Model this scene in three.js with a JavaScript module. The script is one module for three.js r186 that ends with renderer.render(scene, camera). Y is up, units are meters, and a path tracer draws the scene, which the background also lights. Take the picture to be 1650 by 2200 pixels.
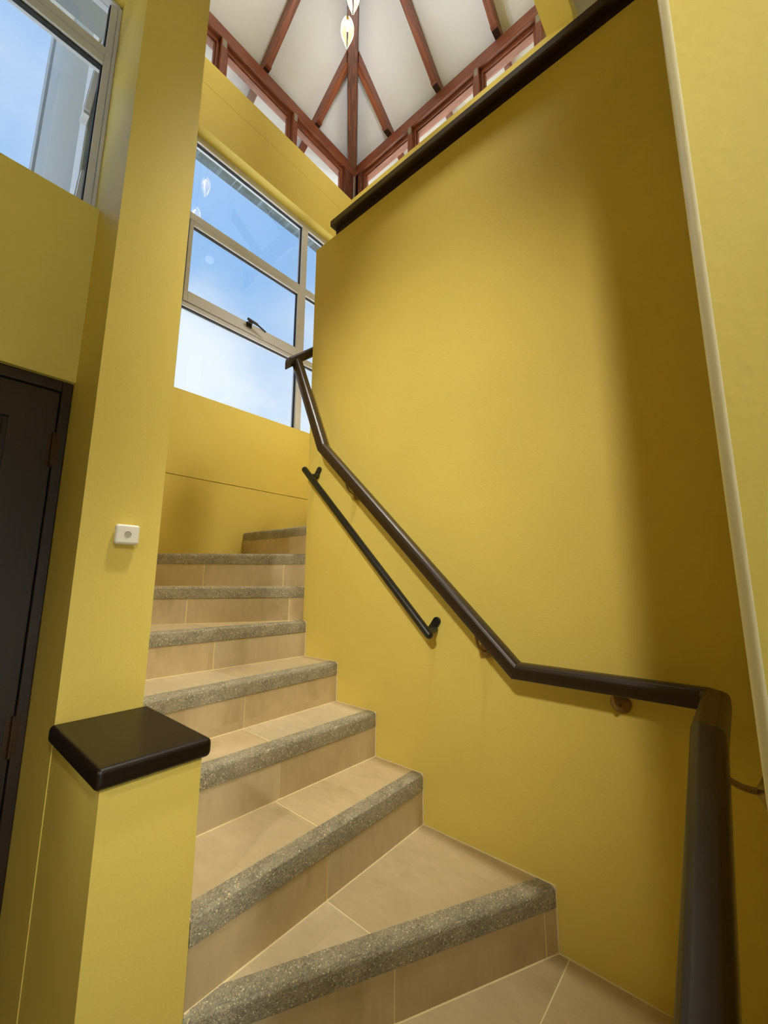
import * as THREE from 'three';
import { RoundedBoxGeometry } from 'three/addons/geometries/RoundedBoxGeometry.js';
import { mergeGeometries, mergeVertices, toCreasedNormals } from 'three/addons/utils/BufferGeometryUtils.js';
import { RectAreaLightUniformsLib } from 'three/addons/lights/RectAreaLightUniformsLib.js';

// ---------------------------------------------------------------- frame of reference
// a = along the window wall (three.js x), h = height about the eye (y - EYE), b = towards the window wall (three.js -z)
const EYE = 1.42, FLOOR = -1.42;
const V = (a, h, b) => new THREE.Vector3(a, h + EYE, -b);

// ---------------------------------------------------------------- camera, sky, added lamps, exposure
const scene = new THREE.Scene();
const camera = new THREE.PerspectiveCamera(102.506, 1650 / 2200, 0.02, 200);
{
  const right = new THREE.Vector3(0.6511, 0.0042, 0.759), fw = new THREE.Vector3(0.748, 0.1659, -0.6426).normalize();
  const up = new THREE.Vector3().crossVectors(right, fw).normalize(); right.crossVectors(fw, up).normalize();
  camera.quaternion.setFromRotationMatrix(new THREE.Matrix4().makeBasis(right, up, fw.clone().negate()));
  camera.position.set(0, EYE, 0);
}
const renderer = new THREE.WebGLRenderer({ antialias: true });
renderer.toneMapping = THREE.LinearToneMapping;
renderer.toneMappingExposure = 1.0;
renderer.shadowMap.enabled = true;
RectAreaLightUniformsLib.init();

// seeded noise
function rng(seed) { let s = seed >>> 0; return () => { s = (s + 0x6D2B79F5) | 0; let t = Math.imul(s ^ (s >>> 15), 1 | s); t = (t + Math.imul(t ^ (t >>> 7), 61 | t)) ^ t; return ((t ^ (t >>> 14)) >>> 0) / 4294967296; }; }
const hash3 = (x, y, z) => { let n = Math.imul(x, 374761393) ^ Math.imul(y, 668265263) ^ Math.imul(z, 2147483647 ^ 1274126177); n = Math.imul(n ^ (n >>> 13), 1274126177); return ((n ^ (n >>> 16)) >>> 0) / 4294967296; };
const sm = (t) => t * t * (3 - 2 * t);
function noise3(x, y, z, px = 0, py = 0) {
  const i = Math.floor(x), j = Math.floor(y), k = Math.floor(z), u = sm(x - i), v = sm(y - j), w = sm(z - k);
  const H = (di, dj, dk) => { let ii = i + di, jj = j + dj; if (px) ii = ((ii % px) + px) % px; if (py) jj = ((jj % py) + py) % py; return hash3(ii, jj, k + dk); };
  const L = (p, q, t) => p + (q - p) * t;
  return L(L(L(H(0, 0, 0), H(1, 0, 0), u), L(H(0, 1, 0), H(1, 1, 0), u), v), L(L(H(0, 0, 1), H(1, 0, 1), u), L(H(0, 1, 1), H(1, 1, 1), u), v), w);
}
function fbm(x, y, z, oct, px = 0, py = 0) { let s = 0, a = 0.5, f = 1, t = 0; for (let o = 0; o < oct; o++) { s += a * noise3(x * f, y * f, z * f + o * 17, px * f, py * f); t += a; a *= 0.5; f *= 2; } return s / t; }

// sky: blue air with drifting white cloud, computed from the direction
const SKY = 1.9;
{
  const W = 1536, H = 768, data = new Float32Array(W * H * 4);
  for (let r = 0; r < H; r++) {
    const el = ((r + 0.5) / H - 0.5) * Math.PI, y = Math.sin(el);
    for (let c = 0; c < W; c++) {
      const az = ((c + 0.5) / W - 0.5) * 2 * Math.PI, x = Math.cos(az) * Math.cos(el), z = Math.sin(az) * Math.cos(el);
      const yy = Math.max(0, y), low = Math.pow(1 - yy, 3), ring = 1 - THREE.MathUtils.smoothstep(yy, 0.433, 0.687);
      const air = [0.36 + 0.18 * low, 0.60 + 0.18 * low, 0.93 + 0.06 * low], white = [1.2, 1.16, 1.08];
      const k = 1.6 / (yy + 0.45);
      const n = fbm(x * k * 1.609 + 11.192, z * k * 1.609 + 25.622, yy * 1.2 + 1.3, 6);
      const m = fbm(x * k * 0.62 + 6.466, z * k * 0.62 + 16.194, 4.4, 3);
      const d = Math.min(1, Math.max(0, (n * 0.72 + m * 0.55 + 0.272 * ring - 0.651) / 0.34)), cl = sm(d);
      const o = (r * W + c) * 4;
      for (let q = 0; q < 3; q++) data[o + q] = y > 0 ? air[q] + (white[q] - air[q]) * cl * 0.86 : [0.40, 0.42, 0.42][q];
      data[o + 3] = 1;
    }
  }
  const sky = new THREE.DataTexture(data, W, H, THREE.RGBAFormat, THREE.FloatType);
  sky.mapping = THREE.EquirectangularReflectionMapping; sky.magFilter = sky.minFilter = THREE.LinearFilter; sky.needsUpdate = true;
  scene.background = sky; scene.backgroundIntensity = SKY;
}
// high sun from behind the house; it reaches the ground, the roofs and the floor of the hall, not the stairs
const sun = new THREE.DirectionalLight(new THREE.Color(1.0, 0.95, 0.86), 22);
sun.position.copy(V(11, 24, -3)); sun.target.position.copy(V(0, 0, 0)); sun.castShadow = true; sun.shadow.radius = 1; sun.shadow.mapSize.set(4096, 4096); sun.name = 'sun';
Object.assign(sun.shadow.camera, { left: -14, right: 14, top: 14, bottom: -14, near: 1, far: 60 });
scene.add(sun, sun.target);
// strength (candela) of the added fill lamps round the stairs
const FILL_CD = [37, 24, 23, 35], FILL_COLOR = new THREE.Color(1.0, 0.95, 0.83);

// ---------------------------------------------------------------- textures
function tex(w, h, fn, srgb, metres, metresV) {
  const d = new Uint8Array(w * h * 4);
  for (let j = 0; j < h; j++) for (let i = 0; i < w; i++) {
    const c = fn(i, j), o = (j * w + i) * 4;
    if (typeof c === 'number') d[o] = d[o + 1] = d[o + 2] = Math.max(0, Math.min(255, c * 255)); else for (let q = 0; q < 3; q++) d[o + q] = Math.max(0, Math.min(255, c[q] * 255));
    d[o + 3] = 255;
  }
  const t = new THREE.DataTexture(d, w, h, THREE.RGBAFormat); t.wrapS = t.wrapT = THREE.RepeatWrapping;
  t.magFilter = THREE.LinearFilter; t.minFilter = THREE.LinearMipmapLinearFilter; t.generateMipmaps = true;
  if (srgb) t.colorSpace = THREE.SRGBColorSpace;
  t.repeat.set(1 / metres, 1 / (metresV ?? metres)); t.needsUpdate = true; return t;
}
const mix = (a, b, t) => a.map((v, i) => v + (b[i] - v) * t);
// roller stipple of the wall paint
const paintBump = tex(512, 512, (i, j) => 0.6 * fbm(i / 8, j / 8, 1, 3, 64, 64) + 0.4 * fbm(i / 64, j / 64, 7, 2, 8, 8), false, 0.28);
const plasterTone = (base, amp, seed) => tex(256, 256, (i, j) => { const n = fbm(i / 64, j / 64, seed, 4, 4, 4) - 0.5; return base.map((v) => v * (1 + amp * n)); }, true, 1.7);
// washed pebble aggregate of the stair nosings
const pebble = (() => {
  const N = 512, h = new Float32Array(N * N), col = new Float32Array(N * N * 3), R = rng(41);
  for (let p = 0; p < N * N; p++) { const i = p % N, j = (p / N) | 0, n = fbm(i / 6, j / 6, 3, 3, 86, 86), m = fbm(i / 64, j / 64, 5, 3, 8, 8); h[p] = 0.25 + 0.2 * n; const g = 0.39 + 0.14 * (n - 0.5) + 0.12 * (m - 0.5); col[p * 3] = g * 1.50; col[p * 3 + 1] = g * 1.44; col[p * 3 + 2] = g * 1.22; }
  const tones = [[0.60, 0.57, 0.49], [0.48, 0.45, 0.37], [0.34, 0.31, 0.26], [0.16, 0.14, 0.12], [0.54, 0.47, 0.35], [0.72, 0.69, 0.60], [0.42, 0.40, 0.35]];
  for (let k = 0; k < 6400; k++) {
    const cx = R() * N, cy = R() * N, ra = 1.3 + R() * R() * 4.6, rb = ra * (0.45 + 0.5 * R()), an = R() * 3.14, t = tones[(R() * tones.length) | 0], s = 0.86 + 0.28 * R(), ca = Math.cos(an), sa = Math.sin(an);
    for (let y = Math.floor(cy - ra); y <= cy + ra; y++) for (let x = Math.floor(cx - ra); x <= cx + ra; x++) {
      const dx = x - cx, dy = y - cy, u = (dx * ca + dy * sa) / ra, v = (dy * ca - dx * sa) / rb, q = u * u + v * v; if (q > 1) continue;
      const p = ((((y % N) + N) % N) * N + (((x % N) + N) % N)), f = Math.min(1, (1 - q) * 2);
      h[p] = Math.max(h[p], 0.4 + 0.6 * Math.sqrt(1 - q) * s); for (let c = 0; c < 3; c++) col[p * 3 + c] += ((0.30 + t[c] * 0.62) * s * [1.0, 0.965, 0.85][c] * 1.24 - col[p * 3 + c]) * f * 0.78;
    }
  }
  return { map: tex(N, N, (i, j) => { const p = (j * N + i) * 3; return [col[p], col[p + 1], col[p + 2]]; }, true, 0.30), bump: tex(N, N, (i, j) => h[j * N + i], false, 0.30) };
})();
const tileMap = (seed) => tex(512, 512, (i, j) => {
  const n = fbm(i / 90, j / 90, seed, 5) - 0.5, f = fbm(i / 9, j / 26, seed + 5, 3) - 0.5, v = Math.max(0, fbm(i / 40, j / 70, seed + 9, 4) - 0.62) * 2;
  return [0.80 + 0.10 * n + 0.05 * f - 0.1 * v, 0.735 + 0.10 * n + 0.05 * f - 0.1 * v, 0.60 + 0.10 * n + 0.05 * f - 0.12 * v];
}, true, 0.9);
const woodGrain = (dark, mid, light, seed, sx, sy) => tex(256, 512, (i, j) => {
  const w = fbm(i / 40, j / 180, seed, 3, 0, 0), g = 0.5 + 0.5 * Math.sin((i / 256) * 46 + w * 26), f = fbm(i / 3, j / 90, seed + 3, 3), s = fbm(i / 26, j / 220, seed + 8, 3);
  const t = Math.min(1, Math.max(0, 0.45 * g + 0.55 * f)); return mix(mix(dark, mid, Math.min(1, t * 1.5)), light, Math.max(0, t - 0.5) * 1.1 * s * 1.6);
}, true, sx, sy);

// ---------------------------------------------------------------- materials
const std = (o) => new THREE.MeshStandardMaterial(o), phys = (o) => new THREE.MeshPhysicalMaterial(o);
const M = {
  yellow: phys({ map: plasterTone([0.90, 0.815, 0.42], 0.05, 3), bumpMap: paintBump, bumpScale: 0.0003, roughness: 0.5, specularIntensity: 0.55 }),
  litEdge: phys({ color: 0xfff7cf, roughness: 0.3, clearcoat: 0.3 }),  // pale cream stands in for bright light on the return wall edge
  white: std({ map: plasterTone([0.91, 0.925, 0.96], 0.03, 12), roughness: 0.85 }),
  beige: std({ map: plasterTone([0.86, 0.82, 0.72], 0.03, 22), roughness: 0.85 }),
  exterior: std({ map: plasterTone([0.60, 0.63, 0.665], 0.06, 31), bumpMap: paintBump, bumpScale: 0.001, roughness: 0.9 }),
  concrete: std({ map: tex(256, 256, (i, j) => { const s = fbm(i / 5, j / 150, 2, 3), n = fbm(i / 50, j / 50, 8, 4), v = 0.43 + 0.22 * (n - 0.5) + Math.max(0, s - 0.56) * 1.1; return [v * 0.84, v, v * 1.10]; }, true, 0.9, 0.5), roughness: 0.95 }),
  pebble: std({ map: pebble.map, bumpMap: pebble.bump, bumpScale: 0.0014, roughness: 0.8 }),
  tile: [3, 14, 27].map((s, i) => phys({ map: tileMap(s), color: [0xffffff, 0xf6f2ea, 0xfdf7ec][i], roughness: 0.42, specularIntensity: 0.6 })),
  grout: std({ color: 0xf4e4b4, roughness: 0.9 }),
  rail: phys({ map: woodGrain([0.125, 0.07, 0.038], [0.165, 0.094, 0.05], [0.215, 0.125, 0.066], 51, 0.12, 1.2), roughness: 0.42, clearcoat: 0.3, clearcoatRoughness: 0.28 }),
  cap: phys({ map: woodGrain([0.07, 0.033, 0.012], [0.09, 0.045, 0.018], [0.115, 0.058, 0.025], 57, 0.2, 1.2), roughness: 0.42, specularIntensity: 0.7, clearcoat: 0.06, clearcoatRoughness: 0.15 }),
  door: phys({ map: woodGrain([0.13, 0.075, 0.035], [0.17, 0.10, 0.045], [0.21, 0.125, 0.055], 63, 0.5, 2.2), roughness: 0.5, clearcoat: 0.2, clearcoatRoughness: 0.4 }),
  timber: phys({ map: woodGrain([0.38, 0.19, 0.12], [0.55, 0.295, 0.18], [0.68, 0.41, 0.26], 71, 0.16, 1.0), roughness: 0.5, clearcoat: 0.25, clearcoatRoughness: 0.35 }),
  timberDark: phys({ map: woodGrain([0.24, 0.115, 0.07], [0.42, 0.22, 0.135], [0.62, 0.39, 0.25], 77, 0.22, 0.9), roughness: 0.5, clearcoat: 0.25, clearcoatRoughness: 0.35 }),
  frame: std({ color: 0xd4d4de, roughness: 0.45 }),
  gasket: std({ color: 0x15151a, roughness: 0.7 }),
  tinted: phys({ color: 0xd5dadf, transmission: 1, thickness: 0, roughness: 0, ior: 1.5 }),
  glass: phys({ color: 0xf4fafc, transmission: 1, thickness: 0, roughness: 0, ior: 1.5 }),
  black: phys({ color: 0x15160f, roughness: 0.42, clearcoat: 0.3, clearcoatRoughness: 0.35 }),
  bronze: std({ color: 0x947b52, metalness: 0.85, roughness: 0.36 }),
  hinge: std({ color: 0x4a3624, metalness: 0.7, roughness: 0.4 }),
  plastic: phys({ color: 0xf4f1e6, roughness: 0.35, clearcoat: 0.2 }),
  lens: phys({ color: 0xb9b4a2, roughness: 0.3 }),
  filler: std({ color: 0x97948a, roughness: 0.95 }),
  petal: phys({ color: 0xfff3d0, roughness: 0.95, transmission: 0.4, thickness: 0, side: THREE.DoubleSide }),
  bulb: std({ color: 0xffffff, emissive: new THREE.Color(1.0, 0.93, 0.78), emissiveIntensity: 5 }),
  lamp: std({ color: 0xffffff, emissive: FILL_COLOR, emissiveIntensity: 1.2 }),  // lens glow of the added spot lamps
  yard: std({ map: plasterTone([0.88, 0.87, 0.84], 0.06, 61), roughness: 0.95 }),
  floor: std({ map: tileMap(44), roughness: 0.45 }),
};

// ---------------------------------------------------------------- helpers
const used = {};
const numbered = (n) => { const k = used[n] = (used[n] ?? -1) + 1; return k ? n + '_' + String(k).padStart(3, '0') : n; };
// uv in metres from the position; grain: 0 = v runs along x, 1 = along y, 2 = along z (undefined: upright pictures)
function metreUV(g0, grain) {
  const g = g0.index ? g0.toNonIndexed() : g0; const p = g.attributes.position; if (!g.attributes.normal) g.computeVertexNormals();
  const uv = new Float32Array(p.count * 2), A = new THREE.Vector3(), B = new THREE.Vector3(), C = new THREE.Vector3();
  for (let i = 0; i < p.count; i += 3) {
    A.fromBufferAttribute(p, i); B.fromBufferAttribute(p, i + 1); C.fromBufferAttribute(p, i + 2);
    const n = B.clone().sub(A).cross(C.clone().sub(A)), ax = Math.abs(n.x), ay = Math.abs(n.y), az = Math.abs(n.z);
    const drop = ax >= ay && ax >= az ? 0 : ay >= az ? 1 : 2;
    [A, B, C].forEach((q, k) => {
      const v = [q.x, q.y, q.z]; let s, t;
      if (grain === undefined) { [s, t] = drop === 0 ? [v[2], v[1]] : drop === 1 ? [v[0], v[2]] : [v[0], v[1]]; }
      else { const rest = [0, 1, 2].filter((w) => w !== grain); t = v[grain]; s = drop === rest[0] ? v[rest[1]] : drop === rest[1] ? v[rest[0]] : v[rest[0]]; }
      uv[(i + k) * 2] = s; uv[(i + k) * 2 + 1] = t;
    });
  }
  g.setAttribute('uv', new THREE.BufferAttribute(uv, 2)); return g;
}
const clean = (g) => { const o = g.index ? g.toNonIndexed() : g; for (const k of Object.keys(o.attributes)) if (!['position', 'normal', 'uv'].includes(k)) o.deleteAttribute(k); return o; };
const join = (list) => list.length === 1 ? list[0] : mergeGeometries(list.map(clean));
function box(a0, a1, h0, h1, b0, b1, grain, r = 0) {
  const w = a1 - a0, h = h1 - h0, d = b1 - b0, g = r ? new RoundedBoxGeometry(w, h, d, 2, Math.min(r, w / 2.1, h / 2.1, d / 2.1)) : new THREE.BoxGeometry(w, h, d);
  g.translate((a0 + a1) / 2, (h0 + h1) / 2 + EYE, -(b0 + b1) / 2); return metreUV(g, grain);
}
// polygon in plan [[a, b], ...] between two heights
function prism(poly, h0, h1, bevel = 0) {
  const s = new THREE.Shape(poly.map(([a, b]) => new THREE.Vector2(a, b)));
  const g = new THREE.ExtrudeGeometry(s, { depth: h1 - h0 - 2 * bevel, bevelEnabled: bevel > 0, bevelThickness: bevel, bevelSize: bevel, bevelOffset: -bevel, bevelSegments: 1, curveSegments: 6 });
  g.rotateX(-Math.PI / 2); g.translate(0, h0 + bevel + EYE, 0); return metreUV(g);
}
// bar of rectangular section between two points; w across (horizontal), d in depth below the line's up vector
function bar(p, q, w, d, up = new THREE.Vector3(0, 1, 0), grainLocal = true, r = 0) {
  const dir = q.clone().sub(p), len = dir.length(); dir.normalize();
  const side = new THREE.Vector3().crossVectors(dir, up).normalize(), u = new THREE.Vector3().crossVectors(side, dir).normalize();
  let g = r ? new RoundedBoxGeometry(w, d, len, 2, r) : new THREE.BoxGeometry(w, d, len); g = metreUV(g, grainLocal ? 2 : undefined);
  g.applyMatrix4(new THREE.Matrix4().makeBasis(side, u, dir.clone().negate()).setPosition(p.clone().add(q).multiplyScalar(0.5))); return g;
}
function put(name, geos, m, parent = scene) {
  const o = new THREE.Mesh(join(Array.isArray(geos) ? geos : [geos]), m);
  o.name = parent === scene ? numbered(name) : name; o.castShadow = o.receiveShadow = true; parent.add(o);
  if (parent !== scene) { const same = parent.children.filter((c) => c !== o && (c.userData.stem ?? c.name) === name).length; o.userData.stem = name; if (same) o.name = name + '_' + String(same).padStart(3, '0'); }
  return o;
}
function struct(name, geos, m) { const o = put(name, geos, m); o.userData.kind = 'structure'; return o; }
function group(name, kind) { const g = new THREE.Group(); g.name = numbered(name); if (kind) g.userData.kind = kind; scene.add(g); return g; }
function thing(name, label, category, at, grp) {   // a Group whose origin is the thing's base; children are built in world space and shifted back
  const g = new THREE.Group(); g.name = numbered(name); g.userData = { label, category }; if (grp) g.userData.group = grp; if (at) g.position.copy(at); scene.add(g); return g;
}
function part(t, name, geos, m, label) {
  const g = join(Array.isArray(geos) ? geos : [geos]); let base = t, off = new THREE.Vector3(); while (base && base !== scene) { off.add(base.position); base = base.parent; }
  g.translate(-off.x, -off.y, -off.z); const o = put(name, g, m, t); if (label) o.userData.label = label; return o;
}
const tag = (o, label, category, grp) => { Object.assign(o.userData, { label, category }); if (grp) o.userData.group = grp; return o; };

// ---------------------------------------------------------------- key measures (metres, about the eye)
const AM = 1.40, AM2 = 1.52, BEND = 1.755;          // spine wall: stair face, far face, end
const BW = 2.50, BWO = 2.76;                        // window wall: inner and outer face
const AR = 2.402;                                   // far wall of the stair well
const AL = 0.302, ALR = 0.506;                      // pillar and left wall of the well
const BP = 1.348, BD = 1.625, BDO = 1.885;          // pillar face, door wall faces
const SILL = 3.67, CEIL = 3.86;
const T = (k) => -1.071 + 0.1733 * k;               // tread heights

// ---------------------------------------------------------------- setting: walls
// window wall, with the fine shadow grooves left open between its lifts
const WIN = { a0: 0.93, a1: 2.37, h0: 1.163, h1: 3.10 };
{
  const g = group('wall_window', 'structure'), back = BW + 0.012;
  put('wall_face', [box(AL, 2.75, -4.2, 0.6205, BW, BWO), box(AL, 2.75, 0.6255, WIN.h0, BW, BWO), box(AL, WIN.a0, WIN.h0, WIN.h1, BW, BWO), box(WIN.a1, 2.75, WIN.h0, WIN.h1, BW, BWO), box(AL, 2.75, WIN.h1 + 0.012, 3.4545, BW, BWO), box(AL, 2.75, 3.4565, SILL, BW, BWO)], M.yellow, g);
  put('groove', [box(AL, 2.75, 0.619, 0.627, back, BWO - 0.01), box(AL, 2.75, 3.453, 3.458, back, BWO - 0.01)], M.yellow, g);
  put('reveal', [box(WIN.a0, WIN.a1, WIN.h1, WIN.h1 + 0.012, BW, 2.60)], M.yellow, g);
  put('lintel_soffit', box(WIN.a0, WIN.a1, WIN.h1, WIN.h1 + 0.012, 2.60, BWO, 2), M.concrete, g);
}
// spine wall between the two flights, topped by the rail
struct('wall_spine', [box(AM, AM2, FLOOR, 1.985, -0.2, BEND)], M.yellow);
// short return wall on the right; its near end, its rounded edge painted pale for the bright light along it, stands beside the lens
{
  const g = group('wall_return', 'structure'), a0 = 0.30, r = 0.0062, b0 = -0.20, b1 = 0.0022;
  put('wall_face', [box(a0 + r, AM, FLOOR, CEIL, b0, b1), box(a0, a0 + r, FLOOR, CEIL, b0, b1 - r)], M.yellow, g);
  const litEdge = new THREE.CylinderGeometry(r, r, CEIL - FLOOR, 24, 1, false, 0, Math.PI * 2); litEdge.translate(a0 + r, (CEIL + FLOOR) / 2 + EYE, -(b1 - r));
  put('lit_corner_edge', metreUV(litEdge), M.litEdge, g);
}
// pillar that ends the left wall of the well, and the lower block in front of it
struct('wall_pillar', box(AL, ALR, FLOOR, CEIL, BP, BW), M.yellow);
struct('wall_newel_block', box(AL + 0.002, ALR - 0.002, FLOOR, -0.398, 0.98, BP), M.yellow);
// door wall
const W2 = { a0: -0.89, h0: 1.322, h1: 2.34 }, DOOR = { a0: -0.62, h1: 0.651 };
struct('wall_door', [box(-2.75, DOOR.a0, FLOOR, DOOR.h1, BD, BDO), box(-2.75, AL, DOOR.h1, W2.h0, BD, BDO), box(-2.75, W2.a0, W2.h0, W2.h1, BD, BDO), box(-2.75, AL, W2.h1 + 0.012, CEIL, BD, BDO), box(-2.75, AL, W2.h1, W2.h1 + 0.012, BD, 1.765)], M.yellow);
struct('trim_1', box(-2.75, AL, W2.h1, W2.h1 + 0.012, 1.765, BDO), M.exterior);
// outer wing that carries on beyond the bay, seen through the upper left window
struct('wall_outer_wing', [box(AL, ALR, -4.2, 6.0, BWO, 4.24), box(AL - 0.012, AL, -4.2, 6.0, BWO, 4.02), box(AL - 0.03, AL, -4.2, 6.0, 4.02, 4.26)], M.exterior);
struct('wall_outer_face', [box(AL - 0.012, AL, -4, 1.30, BDO, BWO), box(AL - 0.012, AL, 1.30, 2.30, BDO, 1.90), box(AL - 0.012, AL, 2.30, 6.0, BDO, BWO), box(AL - 0.012, AL, 1.30, 2.30, 1.985, BWO)], M.exterior);
// far wall of the well, under the lantern
struct('wall_right', box(AR, AR + 0.2, FLOOR, SILL, 0.45, BW), M.yellow);
struct('wall_beam', [box(AL, AR + 0.2, SILL, 5.2, 0.45, 0.62)], M.yellow);
struct('wall_lantern_left', box(AL, ALR, CEIL, 5.0, 0.62, BW), M.yellow);
struct('wall_lantern_edge', box(AL, ALR, SILL, CEIL, 0.62, BP), M.yellow);
// the hall behind the lens
const W4 = { b0: -2.2, b1: -1.6, h0: -1.2, h1: 1.4 };
struct('wall_back', [box(-2.85, -2.6, FLOOR, W4.h0, -2.4, 1.9), box(-2.85, -2.6, W4.h1, CEIL, -2.4, 1.9), box(-2.85, -2.6, W4.h0, W4.h1, -2.4, W4.b0), box(-2.85, -2.6, W4.h0, W4.h1, W4.b1, 1.9)], M.yellow);
struct('wall_light_blocker', box(-1.05, -0.9, FLOOR, CEIL, 0.40, BD), M.yellow);  // added unseen wall that keeps hall light off the pillar side
struct('wall_hall', [box(-2.85, -1.2, FLOOR, CEIL, -2.6, -2.4), box(0.9, 3.8, FLOOR, CEIL, -2.6, -2.4), box(-1.2, 0.9, 0.6, CEIL, -2.6, -2.4)], M.yellow);
struct('wall_hall_right', [box(AM, AM2, FLOOR, 0.9, -2.4, -0.2), box(3.6, 3.8, 0.9, 1.9, -2.4, 0.45), box(3.6, 3.8, 3.3, CEIL, -2.4, 0.45), box(3.6, 3.8, 1.9, 3.3, -2.4, -1.9), box(3.6, 3.8, 1.9, 3.3, -1.2, 0.45), box(AR + 0.2, 3.8, 0.9, CEIL, 0.45, 0.62)], M.yellow);
struct('ceiling_hall', [box(-2.85, AM2, CEIL, CEIL + 0.2, -2.6, 0.45, 0), box(-2.85, AL, CEIL, CEIL + 0.2, 0.45, 1.9, 0)], M.timber);
struct('ceiling', [box(AM2, 3.8, CEIL, CEIL + 0.2, -2.6, 0.45)], M.beige);
struct('floor', [box(-2.85, AM2, FLOOR - 0.2, FLOOR, -2.6, 1.9)], M.floor);
struct('floor_landing', [box(AM2, 3.8, 0.9, 1.05, -2.6, 0.62)], M.floor);

// pale paved yard round the house, and the flat roof over the hall
struct('ground', box(-30, 30, -4.4, -4.2, -30, 30), M.yard);
struct('roof_hall', [box(-3.1, AL, CEIL + 0.2, CEIL + 0.3, -3.0, 2.2), box(AL, 4.0, CEIL + 0.2, CEIL + 0.3, -3.0, 0.45)], M.yard);

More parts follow.
